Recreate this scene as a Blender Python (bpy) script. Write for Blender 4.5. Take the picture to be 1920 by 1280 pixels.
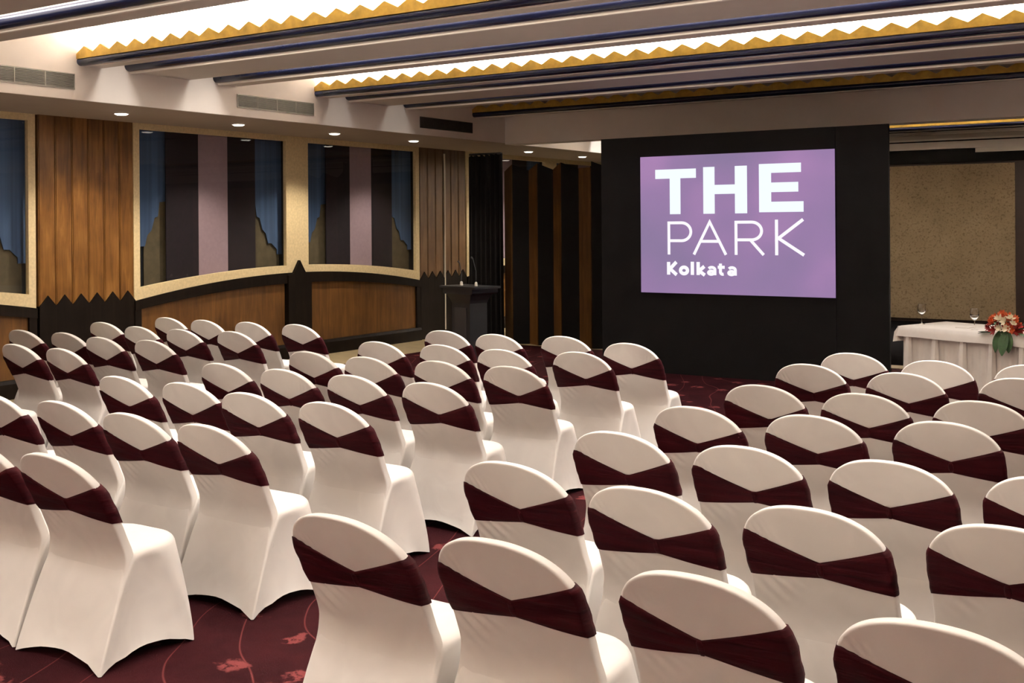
import bpy, math, random
from mathutils import Matrix, Vector

# ------------------------------------------------------------------ camera
scene = bpy.context.scene
for o in list(bpy.data.objects):
    bpy.data.objects.remove(o, do_unlink=True)
COL = scene.collection
CAM_H = 1.9
cam_data = bpy.data.cameras.new('camera')
cam = bpy.data.objects.new('camera', cam_data)
COL.objects.link(cam)
cam_data.sensor_width = 36.0
cam_data.lens = 2103.96 / 1920 * 36.0
cam_data.shift_y = -(640 - 421.07) / 1920
cam_data.clip_end = 200
cam.matrix_world = (Matrix.Translation((0, 0, CAM_H)) @ Matrix.Rotation(0.5837, 4, 'Z')
                    @ Matrix.Rotation(math.pi / 2, 4, 'X') @ Matrix.Rotation(-0.0073152, 4, 'Z'))
scene.camera = cam

# ------------------------------------------------------------------ world, exposure
world = bpy.data.worlds.new('world')
scene.world = world
world.use_nodes = True
world.node_tree.nodes['Background'].inputs[0].default_value = (0.9, 0.8, 0.7, 1)
world.node_tree.nodes['Background'].inputs[1].default_value = 0.0
vs = scene.view_settings
vs.view_transform = 'Standard'
vs.look = 'None'
vs.gamma = 1
vs.use_curve_mapping = False
vs.exposure = 0.13

# ------------------------------------------------------------------ main measures
XW = -11.55      # face of the left wall
XF = -9.96       # face of the bulkhead over the left wall
XR = 3.6         # right wall
Y0, Y1 = -4.0, 22.0
ZS = 3.2         # soffit / bulkhead underside
ZB = 3.55        # underside of the ceiling beams
ZC = 3.98        # upper slab
PER = 3.46
GOLD0 = 7.09
WARM = (1.0, 0.945, 0.875)

# ------------------------------------------------------------------ large lights: linear lamps in the ceiling coves and slots, with added fill bays
def strip_light(name, y, z, width, power, up=False, tilt=0.0, x0=XF + 0.15, x1=XR - 0.1, color=WARM, spread=math.pi):
    ld = bpy.data.lights.new(name, 'AREA')
    ld.shape = 'RECTANGLE'
    ld.size = x1 - x0
    ld.size_y = width
    ld.energy = power
    ld.color = color
    ld.spread = spread
    o = bpy.data.objects.new(name, ld)
    COL.objects.link(o)
    o.location = ((x0 + x1) / 2, y, z)
    o.rotation_euler = ((math.pi if up else 0) + tilt, 0, 0)
    return o

COVE_W = 820.0
SLOT_W = 300.0
for k, f in ((-3, 1.5), (-2, 1.2), (-1, 1.0), (0, 1.1), (1, 1.0), (3, 1.0), (4, 2.0)):  # rearmost and bulkhead-hidden bays: unseen, added to fill chair backs, far panels
    g = GOLD0 + PER * k
    strip_light('cove_lamp', g + 0.12, 3.63, 0.06, COVE_W * f, up=True, tilt=-0.35, x0=XF + 0.30)
for k, f in ((-3, 1.7), (-2, 0.6), (-1, 0.66), (0, 0.85), (1, 0.30), (3, 1.8)):  # rearmost and far bays added unseen, dim front bay added to lift the table
    g = GOLD0 + PER * k
    strip_light('slot_lamp', g + 0.42, 3.93, 0.18, SLOT_W * f, x0=XF + 0.8, spread=2.8)
    strip_light('slot_lamp', g + 1.62, 3.93, 0.22, SLOT_W * f, x0=XF + 0.8, spread=2.8)

# ------------------------------------------------------------------ materials
MATS = {}
def nodes_of(name):
    m = bpy.data.materials.new(name)
    m.use_nodes = True
    nt = m.node_tree
    return m, nt, nt.nodes['Principled BSDF']

def setp(b, **kw):
    names = {'color': 'Base Color', 'rough': 'Roughness', 'metal': 'Metallic', 'spec': 'Specular IOR Level',
             'sheen': 'Sheen Weight', 'trans': 'Transmission Weight', 'ior': 'IOR', 'alpha': 'Alpha', 'coat': 'Coat Weight'}
    for k, v in kw.items():
        if k == 'color':
            v = (*v, 1)
        b.inputs[names[k]].default_value = v

def node(nt, t, **props):
    n = nt.nodes.new(t)
    for k, v in props.items():
        setattr(n, k, v)
    return n

def noise(nt, scale, detail=4, rough=0.5, vec=None, dist=0.0):
    n = node(nt, 'ShaderNodeTexNoise')
    n.inputs['Scale'].default_value = scale
    n.inputs['Detail'].default_value = detail
    n.inputs['Roughness'].default_value = rough
    n.inputs['Distortion'].default_value = dist
    if vec is not None:
        nt.links.new(vec, n.inputs['Vector'])
    return n

def ramp(nt, src, stops):
    r = node(nt, 'ShaderNodeValToRGB')
    e = r.color_ramp.elements
    while len(e) < len(stops):
        e.new(0.5)
    for el, (p, c) in zip(e, stops):
        el.position = p
        el.color = (*c, 1) if len(c) == 3 else c
    nt.links.new(src, r.inputs['Fac'])
    return r

def coords(nt, scale=(1, 1, 1), kind='Object', rand=False):
    tc = node(nt, 'ShaderNodeTexCoord')
    mp = node(nt, 'ShaderNodeMapping')
    mp.inputs['Scale'].default_value = scale
    nt.links.new(tc.outputs[kind], mp.inputs['Vector'])
    if rand:
        oi = node(nt, 'ShaderNodeObjectInfo')
        mu = node(nt, 'ShaderNodeMath', operation='MULTIPLY')
        mu.inputs[1].default_value = 37.0
        nt.links.new(oi.outputs['Random'], mu.inputs[0])
        cb = node(nt, 'ShaderNodeCombineXYZ')
        for i in range(3):
            nt.links.new(mu.outputs[0], cb.inputs[i])
        nt.links.new(cb.outputs[0], mp.inputs['Location'])
    return mp.outputs['Vector']

def bump(nt, b, src, strength, dist=0.01):
    bp = node(nt, 'ShaderNodeBump')
    bp.inputs['Strength'].default_value = strength
    bp.inputs['Distance'].default_value = dist
    nt.links.new(src, bp.inputs['Height'])
    nt.links.new(bp.outputs[0], b.inputs['Normal'])

def mottled(name, c, var=0.12, scale=6, rough=0.6, bmp=0.0, bscale=60, rand=False, stretch=(1, 1, 1), **kw):
    """a plain colour with slight mottling and fine relief"""
    m, nt, b = nodes_of(name)
    v = coords(nt, stretch, rand=rand)
    n = noise(nt, scale, 5, 0.6, v)
    lo = tuple(max(0, x * (1 - var)) for x in c)
    hi = tuple(min(1, x * (1 + var)) for x in c)
    r = ramp(nt, n.outputs['Fac'], [(0.3, lo), (0.7, hi)])
    nt.links.new(r.outputs[0], b.inputs['Base Color'])
    setp(b, rough=rough, **kw)
    if bmp:
        n2 = noise(nt, bscale, 3, 0.6, v)
        bump(nt, b, n2.outputs['Fac'], bmp, 0.004)
    MATS[name] = m
    return m

def wood(name, dark, mid, light, rough=0.35, axis='Z', gloss=0.4):
    m, nt, b = nodes_of(name)
    st = {'Z': (9, 9, 0.9), 'Y': (9, 0.9, 9), 'X': (0.9, 9, 9)}[axis]
    v = coords(nt, st, rand=True)
    n = noise(nt, 1.6, 8, 0.62, v, 0.6)
    n2 = noise(nt, 2.4, 3, 0.5, coords(nt, (1, 1, 1), rand=True))
    mx = node(nt, 'ShaderNodeMath', operation='MULTIPLY_ADD')
    nt.links.new(n2.outputs['Fac'], mx.inputs[0])
    mx.inputs[1].default_value = 0.55
    nt.links.new(n.outputs['Fac'], mx.inputs[2])
    r = ramp(nt, mx.outputs[0], [(0.55, dark), (0.78, mid), (1.0, light)])
    nt.links.new(r.outputs[0], b.inputs['Base Color'])
    setp(b, rough=rough, spec=gloss)
    bump(nt, b, n.outputs['Fac'], 0.06, 0.004)
    MATS[name] = m
    return m

def emit(name, c, strength):
    m, nt, b = nodes_of(name)
    setp(b, color=(0, 0, 0), rough=1)
    b.inputs['Emission Color'].default_value = (*c, 1)
    b.inputs['Emission Strength'].default_value = strength
    MATS[name] = m
    return m

# chair fabrics
m, nt, b = nodes_of('ivory_spandex')
v = coords(nt, (1, 1, 1), rand=True)
big = noise(nt, 5.0, 2, 0.5, v, 0.8)
weave = noise(nt, 420.0, 2, 0.5, v)
r = ramp(nt, big.outputs['Fac'], [(0.3, (0.68, 0.64, 0.605)), (0.7, (0.74, 0.70, 0.66))])
nt.links.new(r.outputs[0], b.inputs['Base Color'])
setp(b, rough=0.72, sheen=0.15, spec=0.25)
ad = node(nt, 'ShaderNodeMath', operation='MULTIPLY_ADD')
nt.links.new(weave.outputs['Fac'], ad.inputs[0])
ad.inputs[1].default_value = 0.03
nt.links.new(big.outputs['Fac'], ad.inputs[2])
bump(nt, b, ad.outputs[0], 0.22, 0.02)
MATS['ivory_spandex'] = m

m, nt, b = nodes_of('maroon_satin')
v = coords(nt, (2.5, 2.5, 34), rand=True)
n = noise(nt, 1.0, 3, 0.55, v, 0.5)
r = ramp(nt, n.outputs['Fac'], [(0.3, (0.018, 0.0016, 0.0035)), (0.75, (0.044, 0.0042, 0.0070))])
nt.links.new(r.outputs[0], b.inputs['Base Color'])
setp(b, rough=0.65, spec=0.08)
bump(nt, b, n.outputs['Fac'], 0.6, 0.012)
MATS['maroon_satin'] = m

# carpet: maroon ground, trailing lighter stems and blossoms
m, nt, b = nodes_of('maroon_carpet')
v = coords(nt, (1, 1, 1))
pile = noise(nt, 260, 2, 0.5, v)
ground = noise(nt, 2.2, 4, 0.6, v)
g1 = ramp(nt, ground.outputs['Fac'], [(0.3, (0.019, 0.0038, 0.0052)), (0.7, (0.037, 0.0068, 0.0088))])
wv = node(nt, 'ShaderNodeTexWave', wave_type='BANDS', bands_direction='DIAGONAL')
wv.inputs['Scale'].default_value = 1.1
wv.inputs['Distortion'].default_value = 7.5
wv.inputs['Detail'].default_value = 1.5
wv.inputs['Detail Scale'].default_value = 0.7
nt.links.new(coords(nt, (1.0, 0.45, 1)), wv.inputs['Vector'])
st = ramp(nt, wv.outputs['Fac'], [(0.0, (0, 0, 0)), (0.47, (0, 0, 0)), (0.5, (0.7, 0.7, 0.7)), (0.53, (0, 0, 0))])
warp = noise(nt, 9, 3, 0.6, v)
vadd = node(nt, 'ShaderNodeMixRGB', blend_type='ADD')
vadd.inputs['Fac'].default_value = 0.14
nt.links.new(v, vadd.inputs[1])
nt.links.new(warp.outputs['Color'], vadd.inputs[2])
vo = node(nt, 'ShaderNodeTexVoronoi', feature='F1')
vo.inputs['Scale'].default_value = 3.2
nt.links.new(vadd.outputs[0], vo.inputs['Vector'])
bl = ramp(nt, vo.outputs['Distance'], [(0.0, (1, 1, 1)), (0.22, (0.85, 0.85, 0.85)), (0.27, (0, 0, 0))])
petal = noise(nt, 14, 3, 0.7, v)
pm = ramp(nt, petal.outputs['Fac'], [(0.40, (0, 0, 0)), (0.50, (1, 1, 1))])
bm = node(nt, 'ShaderNodeMixRGB', blend_type='MULTIPLY')
bm.inputs['Fac'].default_value = 1
nt.links.new(bl.outputs[0], bm.inputs[1])
nt.links.new(pm.outputs[0], bm.inputs[2])
lg = node(nt, 'ShaderNodeMixRGB', blend_type='LIGHTEN')
lg.inputs['Fac'].default_value = 1
nt.links.new(bm.outputs[0], lg.inputs[1])
nt.links.new(st.outputs[0], lg.inputs[2])
mixc = node(nt, 'ShaderNodeMixRGB')
nt.links.new(lg.outputs[0], mixc.inputs['Fac'])
nt.links.new(g1.outputs[0], mixc.inputs[1])
mixc.inputs[2].default_value = (0.17, 0.04, 0.04, 1)
nt.links.new(mixc.outputs[0], b.inputs['Base Color'])
setp(b, rough=0.95, spec=0.05)
bump(nt, b, pile.outputs['Fac'], 0.5, 0.006)
MATS['maroon_carpet'] = m

wood('teak_plank', (0.085, 0.034, 0.0075), (0.165, 0.073, 0.016), (0.25, 0.120, 0.032), 0.30)
wood('teak_panel', (0.062, 0.025, 0.006), (0.110, 0.049, 0.012), (0.165, 0.076, 0.020), 0.38)
wood('brown_veneer', (0.080, 0.042, 0.018), (0.125, 0.070, 0.030), (0.165, 0.096, 0.044), 0.4)
wood('ebony_wood', (0.004, 0.0022, 0.0014), (0.0065, 0.0038, 0.0024), (0.011, 0.0065, 0.004), 0.55, gloss=0.10)
mottled('stone_floor', (0.36, 0.29, 0.17), 0.18, 5, 0.35)
mottled('cream_frame', (0.66, 0.535, 0.31), 0.12, 30, 0.55, 0.1, 120)
mottled('white_plaster', (0.80, 0.745, 0.695), 0.03, 3, 0.8, 0.05, 90)
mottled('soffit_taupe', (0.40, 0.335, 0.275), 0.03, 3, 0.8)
mottled('beam_paint', (0.56, 0.51, 0.455), 0.03, 3, 0.7)
mottled('rim_white', (0.80, 0.76, 0.70), 0.03, 3, 0.55)
mottled('navy_enamel', (0.007, 0.010, 0.034), 0.15, 4, 0.2, spec=0.45)
mottled('gold_leaf', (0.47, 0.305, 0.055), 0.25, 9, 0.42, 0.15, 40, metal=0.55)
mottled('vent_metal', (0.23, 0.22, 0.19), 0.1, 12, 0.5, metal=0.3)
mottled('vent_dark', (0.045, 0.043, 0.040), 0.1, 12, 0.6)
mottled('plum_fabric', (0.014, 0.006, 0.010), 0.2, 20, 0.85, 0.2, 200)
mottled('mauve_fabric', (0.40, 0.275, 0.315), 0.06, 20, 0.85, 0.2, 200)
mottled('blue_reflection', (0.060, 0.105, 0.205), 0.35, 1.2, 0.8, stretch=(1, 9, 0.15))
mottled('olive_matte', (0.115, 0.085, 0.045), 0.2, 8, 0.85)
mottled('black_recess', (0.006, 0.006, 0.008), 0.2, 6, 0.6)
mottled('black_carpet', (0.004, 0.0035, 0.0035), 0.2, 30, 1.0, spec=0.0)
mottled('black_velour', (0.0075, 0.0068, 0.0072), 0.2, 4, 0.85, 0.2, 150, spec=0.2)
mottled('black_lacquer', (0.016, 0.017, 0.020), 0.15, 6, 0.4)
mottled('chrome_trim', (0.75, 0.70, 0.60), 0.05, 6, 0.3, metal=0.3)
mottled('linen_white', (0.84, 0.79, 0.74), 0.04, 8, 0.75, 0.1, 250)
mottled('brown_stain', (0.030, 0.015, 0.010), 0.2, 8, 0.5)
mottled('charcoal_paint', (0.035, 0.032, 0.032), 0.1, 5, 0.6)
mottled('petal_orange', (0.58, 0.105, 0.025), 0.3, 30, 0.6)
mottled('petal_red', (0.34, 0.022, 0.020), 0.3, 30, 0.6)
mottled('petal_cream', (0.80, 0.70, 0.52), 0.1, 30, 0.6)
mottled('leaf_green', (0.030, 0.085, 0.020), 0.3, 20, 0.45)
mottled('rear_wall_paint', (0.66, 0.61, 0.56), 0.08, 4, 0.7)

# speckled beige partition fabric
m, nt, b = nodes_of('speckled_fabric')
v = coords(nt, (1, 1, 1))
n1 = noise(nt, 1.5, 3, 0.6, v)
n2 = noise(nt, 26, 4, 0.75, v)
r1 = ramp(nt, n1.outputs['Fac'], [(0.3, (0.235, 0.175, 0.098)), (0.7, (0.315, 0.24, 0.145))])
r2 = ramp(nt, n2.outputs['Fac'], [(0.36, (0.55, 0.5, 0.42)), (0.48, (1, 1, 1))])
mu = node(nt, 'ShaderNodeMixRGB', blend_type='MULTIPLY')
mu.inputs['Fac'].default_value = 1
nt.links.new(r1.outputs[0], mu.inputs[1])
nt.links.new(r2.outputs[0], mu.inputs[2])
nt.links.new(mu.outputs[0], b.inputs['Base Color'])
setp(b, rough=0.9)
bump(nt, b, n2.outputs['Fac'], 0.2, 0.004)
MATS['speckled_fabric'] = m

# clear glass for window panes and drinking glasses
m, nt, b = nodes_of('window_glass')
nt.nodes.remove(b)
tr = node(nt, 'ShaderNodeBsdfTransparent')
gl = node(nt, 'ShaderNodeBsdfGlossy')
gl.inputs['Roughness'].default_value = 0.02
fr = node(nt, 'ShaderNodeFresnel')
fr.inputs['IOR'].default_value = 1.38
vn = noise(nt, 0.8, 1, 0.5, coords(nt))
mx = node(nt, 'ShaderNodeMixShader')
tr.inputs[0].default_value = (0.93, 0.95, 0.96, 1)
geo = node(nt, 'ShaderNodeNewGeometry')
inv = node(nt, 'ShaderNodeMath', operation='SUBTRACT')
inv.inputs[0].default_value = 1.0
nt.links.new(geo.outputs['Backfacing'], inv.inputs[1])
fm = node(nt, 'ShaderNodeMath', operation='MULTIPLY')
nt.links.new(fr.outputs[0], fm.inputs[0])
nt.links.new(inv.outputs[0], fm.inputs[1])
nt.links.new(fm.outputs[0], mx.inputs[0])
nt.links.new(tr.outputs[0], mx.inputs[1])
nt.links.new(gl.outputs[0], mx.inputs[2])
nt.links.new(mx.outputs[0], nt.nodes['Material Output'].inputs[0])
MATS['window_glass'] = m
m, nt, b = nodes_of('crystal')
setp(b, color=(1, 1, 1), rough=0.01, trans=1.0, ior=1.45)
MATS['crystal'] = m
m, nt, b = nodes_of('drinking_water')
setp(b, color=(0.95, 0.97, 1), rough=0.0, trans=1.0, ior=1.33)
MATS['drinking_water'] = m
emit('lamp_lens', (1.0, 0.90, 0.76), 9.0)
emit('letter_light', (0.86, 0.95, 1.0), 0.98)
emit('letter_light_warm', (0.97, 0.93, 1.0), 0.95)
# projected picture: lilac, drifting from blue violet to pink violet
m, nt, b = nodes_of('projected_lilac')
v = coords(nt, (0.9, 1, 0.9))
n = noise(nt, 0.9, 2, 0.4, v)
r = ramp(nt, n.outputs['Fac'], [(0.32, (0.225, 0.165, 0.305)), (0.5, (0.280, 0.175, 0.350)), (0.68, (0.385, 0.205, 0.420))])
nt.links.new(r.outputs[0], b.inputs['Emission Color'])
b.inputs['Emission Strength'].default_value = 1.0
setp(b, color=(0.02, 0.02, 0.02), rough=0.9)
MATS['projected_lilac'] = m

# ------------------------------------------------------------------ builders
class MB:
    """collects polygons of one mesh"""
    def __init__(self):
        self.v, self.f = [], []
    def box(self, x0, x1, y0, y1, z0, z1):
        i = len(self.v)
        self.v += [(x0, y0, z0), (x1, y0, z0), (x1, y1, z0), (x0, y1, z0), (x0, y0, z1), (x1, y0, z1), (x1, y1, z1), (x0, y1, z1)]
        self.f += [tuple(i + k for k in q) for q in ((3, 2, 1, 0), (4, 5, 6, 7), (0, 1, 5, 4), (1, 2, 6, 5), (2, 3, 7, 6), (3, 0, 4, 7))]
        return self
    def prism(self, poly, a0, a1, axis='X'):
        """poly in the two other axes, extruded along axis"""
        n, i = len(poly), len(self.v)
        for a in (a0, a1):
            for p, q in poly:
                self.v.append({'X': (a, p, q), 'Y': (p, a, q), 'Z': (p, q, a)}[axis])
        self.f.append(tuple(range(i + n - 1, i - 1, -1)))
        self.f.append(tuple(range(i + n, i + 2 * n)))
        for k in range(n):
            self.f.append((i + k, i + (k + 1) % n, i + n + (k + 1) % n, i + n + k))
        return self
    def rings(self, rings, closed=True, cap0=False, cap1=False):
        i, n = len(self.v), len(rings[0])
        for r_ in rings:
            self.v += [tuple(p) for p in r_]
        for a in range(len(rings) - 1):
            for k in range(n if closed else n - 1):
                k2 = (k + 1) % n
                self.f.append((i + a * n + k, i + a * n + k2, i + (a + 1) * n + k2, i + (a + 1) * n + k))
        if cap0:
            self.f.append(tuple(range(i + n - 1, i - 1, -1)))
        if cap1:
            j = i + (len(rings) - 1) * n
            self.f.append(tuple(range(j, j + n)))
        return self
    def lathe(self, prof, seg=20, cx=0, cy=0):
        rr = [[(cx + r_ * math.cos(2 * math.pi * k / seg), cy + r_ * math.sin(2 * math.pi * k / seg), z) for k in range(seg)] for r_, z in prof]
        return self.rings(rr, True, True, True)
    def tube(self, pts, rad, seg=8):
        pts = [Vector(p) for p in pts]
        rr = []
        for k, p in enumerate(pts):
            d = (pts[min(k + 1, len(pts) - 1)] - pts[max(k - 1, 0)]).normalized()
            a = d.cross(Vector((0, 0, 1)))
            if a.length < 1e-3:
                a = Vector((1, 0, 0))
            a.normalize()
            c = d.cross(a)
            rd = rad[k] if isinstance(rad, (list, tuple)) else rad
            rr.append([tuple(p + rd * (a * math.cos(2 * math.pi * j / seg) + c * math.sin(2 * math.pi * j / seg))) for j in range(seg)])
        return self.rings(rr, True, True, True)
    def mesh(self, name, smooth=False):
        me = bpy.data.meshes.new(name)
        me.from_pydata(self.v, [], self.f)
        me.validate()
        import bmesh
        bm_ = bmesh.new()
        bm_.from_mesh(me)
        bmesh.ops.recalc_face_normals(bm_, faces=bm_.faces)
        bm_.to_mesh(me)
        bm_.free()
        if smooth:
            me.shade_smooth()
            if smooth != 'all':
                me.set_sharp_from_angle(angle=math.radians(40))
        return me
    def build(self, name, mat, parent=None, smooth=False, label=None):
        me = self.mesh(name, smooth)
        return put(name, me, mat, parent, label)

def put(name, me, mat, parent=None, label=None, loc=None):
    if mat is not None and not me.materials:
        me.materials.append(MATS[mat])
    o = bpy.data.objects.new(name, me)
    COL.objects.link(o)
    if parent is not None:
        o.parent = parent
    if label:
        o['label'] = label
    if loc:
        o.location = loc
    return o

def box(name, dims, mat, parent=None, label=None):
    return MB().box(*dims).build(name, mat, parent, label=label)

def struct(o, label, cat):
    o['kind'] = 'structure'
    o['label'] = label
    o['category'] = cat
    return o

def tag(o, label, cat, group=None):
    o['label'] = label
    o['category'] = cat
    if group:
        o['group'] = group
    return o

def thing(name, label, cat, loc=(0, 0, 0), rz=0.0, group=None):
    o = bpy.data.objects.new(name, None)
    o.empty_display_size = 0.1
    COL.objects.link(o)
    o.location = loc
    o.rotation_euler = (0, 0, rz)
    return tag(o, label, cat, group)

# ------------------------------------------------------------------ room shell
floor = struct(box('floor', (-12.0, XR + 0.2, Y0 - 0.2, Y1 + 0.3, -0.2, 0.0), 'stone_floor'),
               'beige polished stone floor showing as a strip along the left wall', 'floor')
carpet = struct(box('carpet', (-10.42, XR, Y0, 14.80, 0.0, 0.008), 'maroon_carpet'),
                'dark maroon carpet with trailing red blossom pattern under the chairs', 'carpet')
carpet2 = struct(box('carpet', (-10.42, XR, 15.12, Y1, 0.0, 0.008), 'black_carpet'),
                 'black carpet beyond the stone threshold behind the black backdrop', 'carpet')
ceiling = struct(box('ceiling', (XF - 0.05, XR + 0.2, Y0 - 0.2, Y1 + 0.3, ZC, ZC + 0.2), 'white_plaster'),
                 'white beamed ceiling with gold sawtooth coves and navy rails', 'ceiling')
struct(box('wall_right', (XR, XR + 0.2, Y0 - 0.2, Y1 + 0.3, 0, ZC), 'brown_veneer'), 'brown side wall outside the picture on the right', 'wall')
struct(box('wall_rear', (-12.0, XR, Y0 - 0.2, Y0, 0, ZC), 'rear_wall_paint'), 'pale wall behind the camera', 'wall')
wall_left = struct(box('wall_left', (-12.0, XW - 0.2, Y0, Y1 + 0.2, 0, ZS), 'black_recess'),
                   'left wall with wood pilasters, arched cream windows and dark wainscot', 'wall')
# soffit over the left wall and its fascia
soffit = struct(MB().box(-12.0, XF, Y0, Y1 + 0.2, ZS, ZC + 0.1).build('trim_1', 'white_plaster'),
                'lowered white soffit with round downlights running above the left windows', 'soffit')
bulk = struct(box('trim_2', (XF, XR, 14.9, 15.2, ZS - 0.02, ZC), 'white_plaster'),
              'plain white bulkhead crossing the ceiling above the black backdrop', 'bulkhead')
thr = struct(box('trim_3', (-10.42, XR, 14.80, 15.12, 0.0, 0.012), 'stone_floor'),
             'beige stone threshold strip on the floor below the bulkhead', 'threshold')

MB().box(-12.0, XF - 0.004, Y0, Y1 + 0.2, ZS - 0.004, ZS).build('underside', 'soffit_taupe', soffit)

# ---- ceiling beams
XB0, XB1 = XF, XR
def rail(parent, y, z, r=0.045):
    poly = [(y + r * math.cos(a), z + r * 0.9 * math.sin(a)) for a in [2 * math.pi * k / 32 for k in range(32)]]
    return MB().prism(poly, XB0, XB1).build('navy_rail', 'navy_enamel', parent, smooth=True)

def gold_beam(k):
    g = GOLD0 + PER * k
    b_ = MB().box(XB0, XB1, g + 0.03, g + 0.28, ZB, ZB + 0.04).box(XB0, XB1, g + 0.24, g + 0.28, ZB + 0.04, ZC) \
        .build('cove_beam', 'beam_paint', ceiling)
    # gold sawtooth plate
    p, x = [(XB0, 3.615), (XB0, 3.665)], XB0
    pitch = 0.262
    while x + pitch < XB1:
        p += [(x + pitch / 2 - 0.01, 3.735), (x + pitch, 3.668)]
        x += pitch
    p += [(XB1, 3.668), (XB1, 3.615)]
    m_ = MB()
    # strips of quads keep the concave edge clean
    for (xa, za), (xb, zb) in zip(p[1:-2], p[2:-1]):
        m_.prism([(xa, 3.615), (xb, 3.615), (xb, zb), (xa, za)], g - 0.015, g + 0.03, 'Y')
    m_.build('gold_valance', 'gold_leaf', b_)
    rail(b_, g + 0.040, 3.592, 0.050)
    MB().box(XB0, XB1, g + 0.075, g + 0.10, ZB - 0.006, ZB).build('bead', 'rim_white', b_)

def slab_beam(y0, y1, name='ceiling_beam'):
    b_ = MB().box(XB0, XB1, y0 + 0.05, y1, ZB, ZC).build(name, 'beam_paint', ceiling)
    rail(b_, y0 + 0.050, 3.612, 0.062)
    MB().box(XB0, XB1, y0 + 0.062, y0 + 0.095, ZB - 0.016, ZB).build('bead', 'rim_white', b_)

for k in range(-3, 5):
    g = GOLD0 + PER * k
    gold_beam(k)
    if k in (2, ):
        continue
    if k == 4:
        slab_beam(g + 0.55, Y1 - 0.02)
        continue
    slab_beam(g + 0.58, g + 1.44)
    slab_beam(g + 1.79, g + 2.16)

# ------------------------------------------------------------------ left wall: pilasters, windows, wainscot
def pilaster(yc, mat='teak_plank', strip=False):
    w = 1.315
    n = 6
    pw = w / n
    y = yc - w / 2
    for i in range(n):
        a, c = y + i * pw + 0.004, y + (i + 1) * pw - 0.004
        m_ = MB().prism([(a, 0.95), (c, 0.95), (c, ZS), (a, ZS)], XW - 0.06, XW - 0.012)
        # slim raised face so that every board has its own edge
        m_.prism([(a + 0.012, 0.95), (c - 0.012, 0.95), (c - 0.012, ZS), (a + 0.012, ZS)], XW - 0.012, XW - 0.004)
        m_.build('plank', mat, wall_left)
        MB().prism([(a - 0.004, 0.0), (c + 0.004, 0.0), (c + 0.004, 1.0), ((a + c) / 2, 1.125), (a - 0.004, 1.0)], XW - 0.06, XW + 0.012) \
            .build('picket', 'ebony_wood', wall_left)
    if strip:
        MB().box(XW - 0.004, XW + 0.02, yc + 0.005, yc + 0.03, 0.12, 3.12).build('chrome_strip', 'chrome_trim', wall_left)

def arc(yc, y, top, drop):
    t = (y - yc) / 2.85
    return top - drop * t * t

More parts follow.
